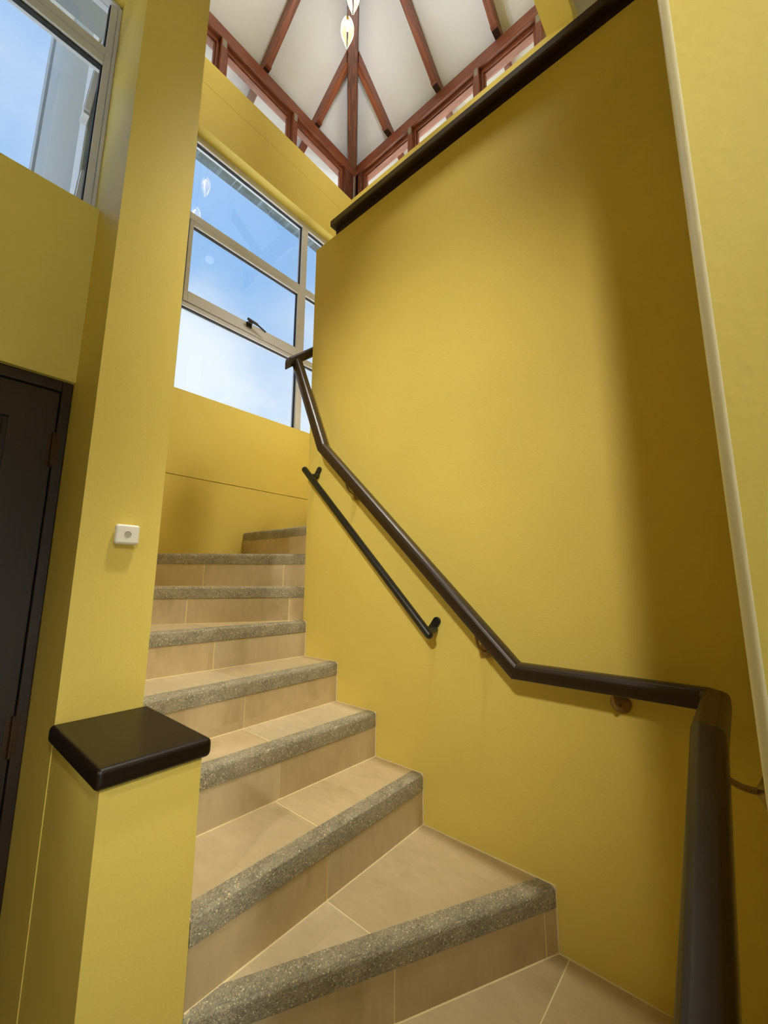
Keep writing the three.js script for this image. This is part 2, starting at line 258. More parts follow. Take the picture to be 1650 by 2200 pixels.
// ---------------------------------------------------------------- staircase: ten winding steps, each with core, pebble nosing and tiles
const JOINT = 0.0042;
function clip(poly, nx, ny, c) {   // keep nx*a + ny*b >= c
  const out = []; for (let i = 0; i < poly.length; i++) {
    const p = poly[i], q = poly[(i + 1) % poly.length], dp = nx * p[0] + ny * p[1] - c, dq = nx * q[0] + ny * q[1] - c;
    if (dp >= 0) out.push(p); if ((dp > 0) !== (dq > 0) && dp !== dq) { const t = dp / (dp - dq); out.push([p[0] + (q[0] - p[0]) * t, p[1] + (q[1] - p[1]) * t]); }
  } return out;
}
{
  const st = group('staircase', 'structure');
  const W = 1.40 - 0.0005, Lw = ALR;
  // riser lines left -> right (plan), tread outlines, joints in the riser (by a along the line) and in the tread
  const steps = [
    { k: -1, L: [Lw, 0.978], R: [Lw, 0.002], tread: [[Lw, 0.978], [Lw, 0.002], [0.93, 0.002]], jr: [], jt: [] },
    { k: 0, L: [Lw, 0.978], R: [0.93, 0.002], tread: [[Lw, 0.978], [0.93, 0.002], [W, 0.002], [W, 0.517]], jr: [0.72], jt: [], jb: 0.489 },
    { k: 1, L: [Lw - 0.004, 0.976], R: [W, 0.517], tread: [[Lw, 0.975], [W, 0.517], [W, 0.999], [Lw, 0.982]], jr: [0.9304, 1.3567], jt: [0.911] },
    { k: 2, L: [Lw, 0.982], R: [W, 0.999], tread: [[Lw, 0.982], [W, 0.999], [W, 1.241], [Lw, 1.265]], jr: [0.912], jt: [0.912] },
    { k: 3, L: [Lw, 1.265], R: [W, 1.241], tread: [[Lw, 1.265], [W, 1.241], [W, 1.487], [Lw, 1.48]], jr: [0.925], jt: [0.917] },
    { k: 4, L: [Lw, 1.48], R: [W, 1.487], tread: [[Lw, 1.48], [W, 1.487], [W, 1.727], [Lw, 1.78]], jr: [0.92], jt: [0.922] },
    { k: 5, L: [Lw, 1.78], R: [W, 1.727], tread: [[Lw, 1.78], [W, 1.727], [1.41, 1.757], [Lw, 2.236]], jr: [0.925], jt: [0.93] },
    { k: 6, L: [Lw, 2.236], R: [1.41, 1.757], tread: [[Lw, 2.236], [1.41, 1.757], [0.764, 2.499], [Lw, 2.499]], jr: [0.9116, 1.3374], jt: [0.93] },
    { k: 7, L: [0.764, 2.499], R: [1.41, 1.757], tread: [[0.764, 2.499], [1.41, 1.757], [1.505, 1.757], [1.465, 2.499]], jr: [1.0526, 1.3307], jt: [1.1] },
    { k: 8, L: [1.465, 2.499], R: [1.505, 1.757], tread: [[1.465, 2.499], [1.505, 1.757], [1.52, 1.757], [2.1, 2.499]], jr: [1.4877], jt: [1.7] },
    { k: 9, L: [2.1, 2.499], R: [1.521, 1.757], tread: [[2.1, 2.499], [1.521, 1.757], [AR, 1.757], [AR, 2.499]], jr: [], jt: [] },
  ];
  let seed = 0;
  for (const s of steps) {
    const H = T(s.k), H0 = T(s.k - 1), step = new THREE.Group(); step.name = numbered('step'); st.add(step);
    const ex = s.R[0] - s.L[0], ey = s.R[1] - s.L[1], len = Math.hypot(ex, ey), e = [ex / len, ey / len], inw = [-e[1], e[0]];  // inward = up-stair side (left of L->R)
    const at = (t, off) => [s.L[0] + e[0] * t + inw[0] * off, s.L[1] + e[1] * t + inw[1] * off];
    const c0 = inw[0] * s.L[0] + inw[1] * s.L[1];
    // core, set back behind tiles; its cream bed shows in the joints
    put('step_core', [prism(clip(s.tread, inw[0], inw[1], c0 + 0.0025), FLOOR - 0.1, H - 0.052), prism(clip(s.tread, inw[0], inw[1], c0 + 0.03), H - 0.052, H - 0.0010)], M.grout, step);
    // nosing: swept profile with a rounded arris
    const ND = 0.048, NH = 0.0545, r = 0.016, prof = [];
    prof.push([ND, -NH], [-0.0012, -NH]); for (let q = 0; q <= 6; q++) { const an = Math.PI - (q / 6) * Math.PI / 2; prof.push([-0.0012 + r + Math.cos(an) * r, -r + Math.sin(an) * r + 0.001]); } prof.push([ND, 0.001]);
    {
      const sh = new THREE.Shape(prof.map(([x, y]) => new THREE.Vector2(x, y))), g = new THREE.ExtrudeGeometry(sh, { depth: len - 0.001, bevelEnabled: false });
      const uv = g.attributes.uv; metreUV(g);
      const X = new THREE.Vector3(inw[0], 0, -inw[1]), Y = new THREE.Vector3(0, 1, 0), Z = new THREE.Vector3(e[0], 0, -e[1]);
      const flip = new THREE.Matrix4().makeBasis(X, Y, Z).determinant() < 0;
      let gg = g.toNonIndexed ? (g.index ? g.toNonIndexed() : g) : g;
      gg = metreUV(gg); gg.applyMatrix4(new THREE.Matrix4().makeBasis(X, Y, Z).setPosition(V(...[s.L[0] + e[0] * 0.0005, H, s.L[1] + e[1] * 0.0005])));
      if (flip) { const p = gg.attributes.position.array, u = gg.attributes.uv.array; for (let i = 0; i < p.length; i += 9) for (let q = 0; q < 3; q++) { const w = p[i + 3 + q]; p[i + 3 + q] = p[i + 6 + q]; p[i + 6 + q] = w; } for (let i = 0; i < u.length; i += 6) for (let q = 0; q < 2; q++) { const w = u[i + 2 + q]; u[i + 2 + q] = u[i + 4 + q]; u[i + 4 + q] = w; } }
      gg.deleteAttribute('normal'); const uvs = gg.attributes.uv.array; for (let i = 0; i < uvs.length; i++) uvs[i] += 0.37 * s.k;
      gg.computeVertexNormals(); put('nosing', toCreasedNormals(gg, 0.6), M.pebble, step);
    }
    // riser tiles
    const ts = s.jr.map((a) => Math.abs(e[0]) > 0.1 ? (a - s.L[0]) / e[0] : len * 0.43), cuts = [0, ...ts, len];
    for (let i = 0; i + 1 < cuts.length; i++) {
      const t0 = cuts[i] + (i ? JOINT / 2 : 0), t1 = cuts[i + 1] - (i + 2 < cuts.length ? JOINT / 2 : 0);
      const g = prism([at(t0, 0.001), at(t1, 0.001), at(t1, 0.010), at(t0, 0.010)], H0 + 0.002, H - NH - 0.0006, 0.0008);
      put('riser_tile', g, M.tile[seed++ % 3], step);
    }
    // pointing along the foot of the riser and against the wall
    const gl = [prism([at(0, -0.0018), at(len, -0.0018), at(len, 0.002), at(0, 0.002)], H0 - 0.002, H0 + 0.0006), prism([at(0, -0.0004), at(len, -0.0004), at(len, 0.004), at(0, 0.004)], H0, H0 + 0.0018)];
    if (s.k >= 0 && s.k <= 5) {
      gl.push(prism([at(len - 0.0045, -0.0022), at(len, -0.0022), at(len, 0.004), at(len - 0.0045, 0.004)], H0, H));
      const edge = clip(clip(s.tread, 1, 0, W - 0.0045), inw[0], inw[1], c0); if (edge.length > 2) gl.push(prism(edge, H - 0.006, H + 0.0018));
    }
    put('grout_line', gl, M.grout, step);
    // tread tiles
    let rest = clip(s.tread, inw[0], inw[1], c0 + ND + 0.0012);
    const cutsA = s.jb ? null : s.jt; let pieces = [];
    if (s.jb) { pieces = [clip(rest, 0, 1, s.jb + JOINT / 2), clip(rest, 0, -1, -(s.jb - JOINT / 2))]; }
    else { let lo = rest; for (const a of cutsA) { pieces.push(clip(lo, -1, 0, -(a - JOINT / 2))); lo = clip(lo, 1, 0, a + JOINT / 2); } pieces.push(lo); }
    for (const p of pieces) if (p.length > 2) put('tread_tile', prism(p, H - 0.010, H, 0), M.tile[seed++ % 3], step);
  }
}

// ---------------------------------------------------------------- window 1: the tall window over the stair
{
  const w = group('window_1', 'structure'), f0 = 2.58, f1 = 2.64, aL = 0.93, aR = 2.37, F = (a0, a1, h0, h1, b0 = f0, b1 = f1) => box(a0, a1, h0, h1, b0, b1, undefined, 0.003);
  put('window_frame', [F(aL, 0.972, 1.163, 3.10), F(2.33, aR, 1.163, 3.10), F(0.972, 2.33, 3.052, 3.10), F(0.972, 2.33, 1.163, 1.185)], M.frame, w);
  put('mullion', F(1.905, 1.960, 1.185, 3.052), M.frame, w);
  put('transom', F(0.972, 1.905, 2.420, 2.478), M.frame, w);
  put('transom', F(1.960, 2.33, 2.415, 2.478), M.frame, w);
  put('transom', F(0.972, 1.905, 1.780, 1.806), M.frame, w);
  put('transom', F(1.960, 2.33, 1.780, 1.830), M.frame, w);
  const s0 = f0 - 0.006, s1 = f1 - 0.02, sash = put('sash', [F(0.974, 1.000, 1.810, 2.414, s0, s1), F(1.880, 1.903, 1.810, 2.414, s0, s1), F(1.0, 1.880, 2.386, 2.414, s0, s1), F(1.0, 1.880, 1.810, 1.888, s0, s1)], M.frame, w);
  // dark gaskets
  const G = (a0, a1, h0, h1, b = f0 + 0.018) => [box(a0, a1, h1 - 0.005, h1, b, b + 0.02), box(a1 - 0.004, a1, h0, h1, b, b + 0.02), box(a0, a0 + 0.003, h0, h1, b, b + 0.02), box(a0, a1, h0, h0 + 0.003, b, b + 0.02)];
  put('gasket', [...G(0.972, 1.905, 2.478, 3.052), ...G(1.0, 1.880, 1.888, 2.386, f0 + 0.01), ...G(0.972, 1.905, 1.185, 1.780), ...G(1.96, 2.33, 2.478, 3.052), ...G(1.96, 2.33, 1.83, 2.415), ...G(1.96, 2.33, 1.185, 1.78), box(0.974, 1.905, 2.413, 2.4205, f0 + 0.004, f0 + 0.02), box(1.9025, 1.9055, 1.806, 2.414, f0 + 0.004, f0 + 0.02)], M.gasket, w);
  for (const [a0, a1, h0, h1] of [[0.972, 1.905, 2.478, 3.052], [1.0, 1.88, 1.888, 2.386], [0.972, 1.905, 1.185, 1.78], [1.96, 2.33, 2.478, 3.052], [1.96, 2.33, 1.83, 2.415], [1.96, 2.33, 1.185, 1.78]]) put('pane', box(a0, a1, h0, h1, f0 + 0.028, f0 + 0.033), M.tinted, w);
  // cam handle of the sash
  const hb = s0, x0 = 1.447;
  const base = box(x0 - 0.022, x0 + 0.022, 1.845, 1.885, hb - 0.012, hb, undefined, 0.004);
  const neck = box(x0 - 0.016, x0 + 0.014, 1.862, 1.888, hb - 0.034, hb - 0.008, undefined, 0.005);
  const lever = bar(V(x0 - 0.03, 1.893, hb - 0.032), V(x0 + 0.055, 1.880, hb - 0.036), 0.016, 0.018, undefined, false, 0.005), tip = bar(V(x0 + 0.048, 1.881, hb - 0.036), V(x0 + 0.125, 1.856, hb - 0.034), 0.012, 0.011, undefined, false, 0.004);
  put('handle', [base, neck, lever, tip], M.black, sash);
}
// ---------------------------------------------------------------- window 2: upper left window over the door
{
  const w = group('window_2', 'structure'), f0 = 1.70, f1 = 1.76, F = (a0, a1, h0, h1, b0 = f0, b1 = f1) => box(a0, a1, h0, h1, b0, b1, undefined, 0.003);
  put('window_frame', [F(0.290, AL, W2.h0, W2.h1), F(W2.a0, W2.a0 + 0.05, W2.h0, W2.h1), F(W2.a0, AL, W2.h1 - 0.012, W2.h1), F(W2.a0, AL, W2.h0, W2.h0 + 0.03), F(0.266, 0.290, W2.h0, W2.h1, f0 + 0.010, f1)], M.frame, w);
  put('transom', [F(W2.a0 + 0.05, 0.266, 2.022, 2.060, f0 + 0.006), F(W2.a0 + 0.05, 0.266, 2.060, 2.094, f0)], M.frame, w);
  put('mullion', F(-0.36, -0.30, W2.h0 + 0.03, W2.h1 - 0.012), M.frame, w);
  const gb = f0 + 0.03;
  put('gasket', [box(0.262, 0.266, W2.h0 + 0.03, 2.022, gb - 0.012, gb + 0.01), box(-0.3, 0.266, 2.017, 2.022, gb - 0.012, gb + 0.01), box(0.262, 0.266, 2.094, W2.h1, gb - 0.012, gb + 0.01)], M.gasket, w);
  for (const [a0, a1] of [[-0.30, 0.266], [W2.a0 + 0.05, -0.36]]) { put('pane', box(a0, a1, W2.h0 + 0.03, 2.022, gb, gb + 0.005), M.tinted, w); put('pane', box(a0, a1, 2.094, W2.h1 - 0.012, gb, gb + 0.005), M.tinted, w); }
}
// ---------------------------------------------------------------- window 3: narrow window of the bay's outer side, seen from window 2
{
  const w = group('window_3', 'structure'), o0 = AL - 0.035, o1 = AL - 0.012;
  put('window_frame', [box(AL - 0.022, o1, 1.30, 2.9, 1.985, 2.14, undefined, 0.004), box(AL - 0.022, o1, 2.30, 2.36, 1.89, 1.985, undefined, 0.004)], M.frame, w);
  put('pane', box(AL - 0.006, AL - 0.002, 1.30, 2.30, 1.90, 1.985), M.glass, w);
  // two top-hung sashes standing open
  const blade = (hTop, hBot, out) => { const x = AL - 0.016, f = 1.972, n = 1.91, p = V(x, hTop, f), q = V(x - out, hBot, f), z = V(x - out, hBot, n), y = V(x, hTop, n), up = new THREE.Vector3(1, 0, 0); return [bar(p, q, 0.022, 0.02, up), bar(y, z, 0.022, 0.02, up), bar(q, z, 0.022, 0.024)]; };
  put('sash', blade(2.26, 1.97, 0.020), M.frame, w);
  put('sash', blade(1.68, 1.40, 0.014), M.frame, w);
}
// ---------------------------------------------------------------- window 4: unseen hall window added to let light in behind the lens
{
  const w = group('window_4', 'structure'), F = (b0, b1, h0, h1) => box(-2.74, -2.68, h0, h1, b0, b1, undefined, 0.003), { b0, b1, h0, h1 } = W4, bm = (b0 + b1) / 2;
  put('window_frame', [F(b0, b0 + 0.05, h0, h1), F(b1 - 0.05, b1, h0, h1), F(b0 + 0.05, b1 - 0.05, h0, h0 + 0.05), F(b0 + 0.05, b1 - 0.05, h1 - 0.05, h1)], M.frame, w);
  put('mullion', F(bm - 0.03, bm + 0.03, h0 + 0.05, h1 - 0.05), M.frame, w);
  put('pane', box(-2.715, -2.71, h0 + 0.05, h1 - 0.05, b0 + 0.05, bm - 0.03), M.glass, w); put('pane', box(-2.715, -2.71, h0 + 0.05, h1 - 0.05, bm + 0.03, b1 - 0.05), M.glass, w);
}
// window 8: unseen opening added to brighten the upper hall ceiling
{
  const w = group('window_8', 'structure'), F = (b0, b1, h0, h1) => box(3.66, 3.72, h0, h1, b0, b1, undefined, 0.003);
  put('window_frame', [F(-1.9, -1.85, 1.9, 3.3), F(-1.25, -1.2, 1.9, 3.3), F(-1.85, -1.25, 1.9, 1.95), F(-1.85, -1.25, 3.25, 3.3)], M.frame, w);
  put('pane', box(3.69, 3.695, 1.95, 3.25, -1.85, -1.25), M.glass, w);
}
// window 7: unseen glazed hall doors added for daylight, behind and right of the lens
{
  const w = group('window_7', 'structure'), F = (a0, a1, h0, h1) => box(a0, a1, h0, h1, -2.54, -2.48, undefined, 0.003), xs = [-1.2, -0.5, 0.2, 0.9];
  put('window_frame', [F(-1.2, -1.15, FLOOR, 0.6), F(0.85, 0.9, FLOOR, 0.6), F(-1.15, 0.85, 0.55, 0.6), F(-1.15, 0.85, FLOOR, FLOOR + 0.06)], M.frame, w);
  for (const x of xs.slice(1, 3)) put('mullion', F(x - 0.04, x + 0.04, FLOOR + 0.06, 0.55), M.frame, w);
  for (let i = 0; i < 3; i++) put('pane', box(xs[i] + 0.045, xs[i + 1] - 0.045, FLOOR + 0.06, 0.55, -2.513, -2.508), M.glass, w);
}
// ---------------------------------------------------------------- door 1
{
  const d = group('door_1', 'structure'), f = 1.643, a1 = AL - 0.001, a0 = DOOR.a0;
  put('door_frame', [box(a1 - 0.028, a1, FLOOR, DOOR.h1, f, f + 0.1, 1, 0.003), box(a0, a0 + 0.028, FLOOR, DOOR.h1, f, f + 0.1, 1, 0.003), box(a0 + 0.028, a1 - 0.028, DOOR.h1 - 0.036, DOOR.h1, f, f + 0.1, 0, 0.003), box(a1 - 0.05, a1 - 0.027, FLOOR, DOOR.h1 - 0.03, f + 0.055, f + 0.09, 1), box(a0 + 0.027, a0 + 0.05, FLOOR, DOOR.h1 - 0.03, f + 0.055, f + 0.09, 1), box(a0 + 0.028, a1 - 0.028, DOOR.h1 - 0.058, DOOR.h1 - 0.03, f + 0.055, f + 0.09, 0)], M.door, d);
  const lf = f + 0.012, la0 = a0 + 0.031, la1 = a1 - 0.031, top = DOOR.h1 - 0.039;
  // leaf with stiles, rails and recessed panels
  const pr = 0.156, leaf = put('door_leaf', [box(pr, la1, FLOOR + 0.01, top, lf, lf + 0.04, 1), box(la0, la0 + 0.118, FLOOR + 0.01, top, lf, lf + 0.04, 1), box(la0 + 0.118, pr, 0.497, top, lf, lf + 0.04, 0), box(la0 + 0.118, pr, FLOOR + 0.01, FLOOR + 0.2, lf, lf + 0.04, 0), box(la0 + 0.118, pr, -0.5, -0.38, lf, lf + 0.04, 0)], M.door, d);
  for (const [h0, h1] of [[-0.38, 0.497], [FLOOR + 0.2, -0.5]]) put('door_panel', [box(la0 + 0.118, pr, h0, h1, lf + 0.014, lf + 0.03, 1), box(la0 + 0.135, pr - 0.012, h0 + 0.012, h1 - 0.012, lf + 0.004, lf + 0.016, 1, 0.004)], M.door, leaf);
  for (const hc of [0.415, -0.45, -1.2]) { const c = new THREE.CylinderGeometry(0.0065, 0.0065, 0.115, 12); c.translate(la1 + 0.001, hc + EYE, -(lf - 0.006)); put('hinge', [metreUV(c), box(la1 + 0.002, la1 + 0.016, hc - 0.05, hc + 0.05, f - 0.001, f + 0.003), box(la1 - 0.016, la1 - 0.002, hc - 0.05, hc + 0.05, lf - 0.0015, lf + 0.002)], M.hinge, d); }
  const kn = new THREE.LatheGeometry([[0, 0], [0.026, 0], [0.026, 0.006], [0.011, 0.01], [0.011, 0.035], [0.024, 0.045], [0.026, 0.058], [0.018, 0.07], [0, 0.073]].map(([x, y]) => new THREE.Vector2(x, y)), 24); kn.rotateX(Math.PI / 2); kn.translate(la0 + 0.06, -0.42 + EYE, -lf); put('door_knob', metreUV(kn), M.bronze, leaf);
}

// ---------------------------------------------------------------- roof lantern
const PITCH = 0.76, RH0 = 4.10;       // rafter underside at the wall face
const HW = (AR - ALR) / 2, AC = (AR + ALR) / 2, BC = BW - HW;   // centre of the square lantern
const CH = (d) => RH0 + 0.125 + PITCH * d;   // boarded ceiling at horizontal distance d inside the wall face
{
  const c = group('ceiling_lantern', 'structure'), O = 0.62, th = 0.05;
  const N = [[AC - HW - O, BC - HW - O], [AC + HW + O, BC - HW - O], [AC + HW + O, BC + HW + O], [AC - HW - O, BC + HW + O]];
  for (let i = 0; i < 4; i++) {
    const p = N[i], q = N[(i + 1) % 4], h = CH(-O), top = CH(HW), A = V(p[0], h, p[1]), B = V(q[0], h, q[1]), C = V(AC, top, BC), up = new THREE.Vector3(0, th, 0);
    const pts = [A, B, C, A.clone().add(up), B.clone().add(up), C.clone().add(up)], g = new THREE.BufferGeometry(), ix = [0, 2, 1, 3, 4, 5, 0, 1, 4, 0, 4, 3, 1, 2, 5, 1, 5, 4, 2, 0, 3, 2, 3, 5];
    g.setAttribute('position', new THREE.Float32BufferAttribute(ix.flatMap((k) => pts[k].toArray()), 3)); g.computeVertexNormals();
    put('ceiling_board', metreUV(g), M.white, c);
  }
  // white infill above the wall plates
  put('infill_board', [box(ALR, AR + 0.16, RH0 - 0.0, CH(-0.12), BW + 0.13, BW + 0.15)], M.white, c);
  put('infill_board', [box(AR + 0.17, AR + 0.19, RH0 - 0.0, CH(-0.14), 0.62, BW + 0.1)], M.white, c);
  put('infill_board', [box(AL, ALR, 4.98, CH(0) + 0.02, 0.62, BW)], M.white, c);
}
// window 5 and 6: the two clerestory bands in timber
function clerestory(dirA) {
  const w = group('window_' + (dirA ? 5 : 6), 'structure');
  // u along the wall from the corner, v outwards from the wood's inner face
  const inA = BW + 0.01, inB = AR + 0.05;
  const B = (u0, u1, h0, h1, v0, v1, r = 0.003) => dirA ? box(AR - u1, AR - u0, h0, h1, inA + v0, inA + v1, h1 - h0 > u1 - u0 ? 1 : 0, r) : box(inB + v0, inB + v1, h0, h1, BW - u1, BW - u0, h1 - h0 > u1 - u0 ? 1 : 2, r);
  const end = dirA ? AR - ALR : BW - 0.62, bot = SILL - 0.06, ph = 3.99;
  put('wall_plate', [B(-0.05, end, ph, RH0, 0, 0.13)], M.timber, w);
  put('sill_board', [B(-0.05, end, SILL - 0.001, SILL + 0.012, dirA ? 0.0 : -0.0, 0.13)], M.timber, w);
  const posts = [0.655, 1.31, 1.80];
  const cp = put('corner_post', [B(0.002, 0.075, SILL, ph, 0.004, 0.10)].concat(dirA ? [box(2.395, 2.57, SILL, ph, BW + 0.02, BW + 0.11, 1), box(2.456, 2.57, SILL, ph, BW - 0.03, BW + 0.05, 1)] : []), M.timberDark, w);
  if (dirA) put('joint_filler', box(2.443, 2.457, SILL, ph, BW + 0.012, BW + 0.024), M.filler, cp);
  for (const u of posts) { const p = put('post', B(u - 0.004, u + 0.042, SILL, ph, 0, 0.12), M.timber, w); put('joint_filler', B(u + 0.004, u + 0.034, ph - 0.062, ph + 0.006, -0.0015, 0.02, 0.001), M.filler, p); }
  const bays = [[0.075, 0.651], [0.697, 1.306], [1.352, 1.796]];
  for (const [u0, u1] of bays) {
    const s = put('sash', [B(u0, u1, ph - 0.030, ph, 0.035, 0.085), B(u0, u0 + 0.022, SILL + 0.012, ph - 0.03, 0.035, 0.085), B(u1 - 0.022, u1, SILL + 0.012, ph - 0.03, 0.035, 0.085), B(u0 + 0.022, u1 - 0.022, SILL + 0.012, SILL + 0.036, 0.035, 0.085),
      B(u0 + 0.022, u1 - 0.022, ph - 0.040, ph - 0.030, 0.048, 0.075), B(u0 + 0.022, u0 + 0.031, SILL + 0.036, ph - 0.03, 0.048, 0.075), B(u1 - 0.031, u1 - 0.022, SILL + 0.036, ph - 0.03, 0.048, 0.075)], M.timber, w);
    put('pane', B(u0 + 0.026, u1 - 0.026, SILL + 0.03, ph - 0.035, 0.06, 0.064, 0), M.glass, s);
  }
}
clerestory(true); clerestory(false);
// rafters
const RW = 0.046, RD = 0.098, RGRP = 'timber rafters under the white lantern roof';
function rafter(side, d, label) {   // d = distance of the rafter from the corner, along the wall
  const o = side === 'A' ? V(AR - d, RH0, BW) : V(AR, RH0, BW - d), t = thing('rafter', label, 'rafter', o, RGRP);
  const run = Math.min(d, 2 * HW - d) - 0.05;   // up to the hip
  const P = (x, h) => side === 'A' ? V(AR - d, h, BW - x) : V(AR - x, h, BW - d);
  const dep = RD * Math.sqrt(1 + PITCH * PITCH);
  // side outline (x inwards, h): plumb-cut foot, thin tail running out over the plate
  const out = [[0.035, RH0 + 0.012 + PITCH * 0.035 - 0.012], [run, RH0 + PITCH * run], [run, RH0 + PITCH * run + dep], [-0.6, RH0 - PITCH * 0.6 + dep], [-0.6, RH0 - PITCH * 0.6 + dep - 0.07], [-0.14, RH0 + dep - 0.14 * PITCH - 0.07], [-0.14, RH0 + 0.004], [0.035, RH0 + 0.004]];
  const sh = new THREE.Shape(out.map(([x, h]) => new THREE.Vector2(x, h))), g = new THREE.ExtrudeGeometry(sh, { depth: RW, bevelEnabled: true, bevelThickness: 0.002, bevelSize: 0.002, bevelOffset: -0.002, bevelSegments: 1 });
  g.translate(0, EYE, -RW / 2);
  const gg = metreUV(g, 0); const X = side === 'A' ? new THREE.Vector3(0, 0, 1) : new THREE.Vector3(-1, 0, 0), Z = side === 'A' ? new THREE.Vector3(-1, 0, 0) : new THREE.Vector3(0, 0, -1);
  gg.applyMatrix4(new THREE.Matrix4().makeBasis(X, new THREE.Vector3(0, 1, 0), Z).setPosition(side === 'A' ? new THREE.Vector3(AR - d, 0, -BW) : new THREE.Vector3(AR, 0, -(BW - d))));
  gg.computeVertexNormals(); part(t, 'rafter_beam', gg, M.timber);
  const F = (x0, x1, h0, h1) => side === 'A' ? box(AR - d - RW / 2 - 0.001, AR - d + RW / 2 + 0.001, h0, h1, BW - x1, BW - x0) : box(AR - x1, AR - x0, h0, h1, BW - d - RW / 2 - 0.001, BW - d + RW / 2 + 0.001);
  part(t, 'foot_shade_block', F(-0.05, 0.012, RH0 + 0.001, RH0 + 0.03), M.door, 'dark block standing in for shade under the rafter foot');  // near-black wood stands in for the shade at the rafter foot
}
rafter('A', 0.445, 'short sloping jack rafter above the left clerestory, the one nearest the corner hip');
rafter('A', 0.985, 'long sloping rafter above the left clerestory, next after the short jack rafter');
rafter('B', 0.445, 'short sloping jack rafter above the right clerestory, the one nearest the corner hip');
rafter('B', 0.985, 'long sloping rafter above the right clerestory, next after the short jack rafter');
rafter('B', 1.525, 'sloping rafter above the right clerestory, beside the yellow beam at the upper right');
{
  const t = thing('hip_rafter', 'streaky two-toned hip rafter rising from the lantern corner to the pendant', 'rafter', V(AR, RH0, BW));
  const HH = (d) => RH0 + PITCH * d;  // underside; deeper than the jacks
  part(t, 'rafter_beam', bar(V(AR + 0.10, HH(-0.10) + 0.035, BW + 0.10), V(AC + 0.03, HH(HW - 0.03) + 0.035, BC + 0.03), 0.086, 0.14, undefined, true, 0.006), M.timberDark);
}

// ---------------------------------------------------------------- timber cap on the newel block
{
  const t = thing('newel_cap', 'flat dark wooden cap with rounded edges on the low yellow block by the stairs', 'wooden cap', V(0.404, -0.398, 1.16));
  part(t, 'cap_board', box(AL - 0.012, ALR + 0.014, -0.398, -0.357, 0.964, BP - 0.0005, 0, 0.012), M.cap);
}
// ---------------------------------------------------------------- rail on top of the spine wall
{
  const t = thing('balustrade_rail', 'long straight dark timber rail capping the top of the tall yellow spine wall', 'rail', V(1.41, 1.985, 0.8));
  part(t, 'rail_board', box(1.362, 1.50, 2.019, 2.058, 0.003, 1.592, 2, 0.006), M.rail);
  part(t, 'rail_base', box(1.3985, 1.47, 1.9855, 2.020, 0.003, 1.578, 2), M.door, 'narrower brown strip under the rail board');
}
// ---------------------------------------------------------------- the winding wooden handrail
// rounded-rectangle section swept along a path and mitred at the bends
const railProfile = (() => { const w = 0.027, h = 0.025, r = 0.017, o = []; for (const [cx, cy, a0] of [[w - r, h - r, 0], [-w + r, h - r, 90], [-w + r * 0.6, -h + r * 0.6, 180], [w - r * 0.6, -h + r * 0.6, 270]]) { const rr = a0 >= 180 ? r * 0.6 : r; for (let k = 0; k <= 5; k++) { const an = (a0 + 18 * k) * Math.PI / 180; o.push([cx + Math.cos(an) * rr, cy + Math.sin(an) * rr]); } } return o; })();
function railSection(p, q, n0, n1, prof) {   // n0, n1: normals of the end planes
  const d = q.clone().sub(p).normalize(), Y = new THREE.Vector3(0, 1, 0), s = new THREE.Vector3().crossVectors(d, Y).normalize(), u = new THREE.Vector3().crossVectors(s, d).normalize(), N = prof.length;
  const ring = (c, n) => prof.map(([x, y]) => { const v = c.clone().addScaledVector(s, x).addScaledVector(u, y), t = c.clone().sub(v).dot(n) / d.dot(n); return v.addScaledVector(d, t); });
  const r0 = ring(p, n0), r1 = ring(q, n1), pos = [], uv = []; let acc = 0; const len = p.distanceTo(q);
  const push = (v, a, b) => { pos.push(v.x, v.y, v.z); uv.push(a, b); };
  for (let i = 0; i < N; i++) { const j = (i + 1) % N, st = Math.hypot(prof[j][0] - prof[i][0], prof[j][1] - prof[i][1]); push(r0[i], acc, 0); push(r1[j], acc + st, len); push(r0[j], acc + st, 0); push(r0[i], acc, 0); push(r1[i], acc, len); push(r1[j], acc + st, len); acc += st; }
  for (const [r, c, f] of [[r0, p, 1], [r1, q, 0]]) for (let i = 0; i < N; i++) { const j = (i + 1) % N; push(c, 0, 0); if (f) { push(r[i], 0.01, 0); push(r[j], 0.01, 0.01); } else { push(r[j], 0.01, 0); push(r[i], 0.01, 0.01); } }
  const g = new THREE.BufferGeometry(); g.setAttribute('position', new THREE.Float32BufferAttribute(pos, 3)); g.setAttribute('uv', new THREE.Float32BufferAttribute(uv, 2)); g.computeVertexNormals(); return toCreasedNormals(g, 0.9);
}
function bracket(t, wallPt, out, railPt) {   // round flange on the wall with a curved arm up to the rail
  const prof = [[0, 0], [0.027, 0], [0.0275, 0.003], [0.024, 0.006], [0.014, 0.010], [0.008, 0.014], [0, 0.015]].map(([x, y]) => new THREE.Vector2(x, y));
  const f = new THREE.LatheGeometry(prof, 28); f.applyQuaternion(new THREE.Quaternion().setFromUnitVectors(new THREE.Vector3(0, 1, 0), out)); f.translate(wallPt.x, wallPt.y, wallPt.z);
  const p1 = wallPt.clone().addScaledVector(out, 0.008), c1 = wallPt.clone().addScaledVector(out, wallPt.clone().sub(railPt).setY(0).length() * 0.62), e = railPt.clone(), c2 = e.clone(); c1.y -= 0.006; c2.y = p1.y + (e.y - p1.y) * 0.35;
  const tube = new THREE.TubeGeometry(new THREE.CubicBezierCurve3(p1, c1, c2, e), 20, 0.0055, 10);
  const br = part(t, 'bracket', metreUV(tube), M.bronze, 'curved bronze bracket under the rail'); part(br, 'flange', metreUV(f), M.bronze);
}
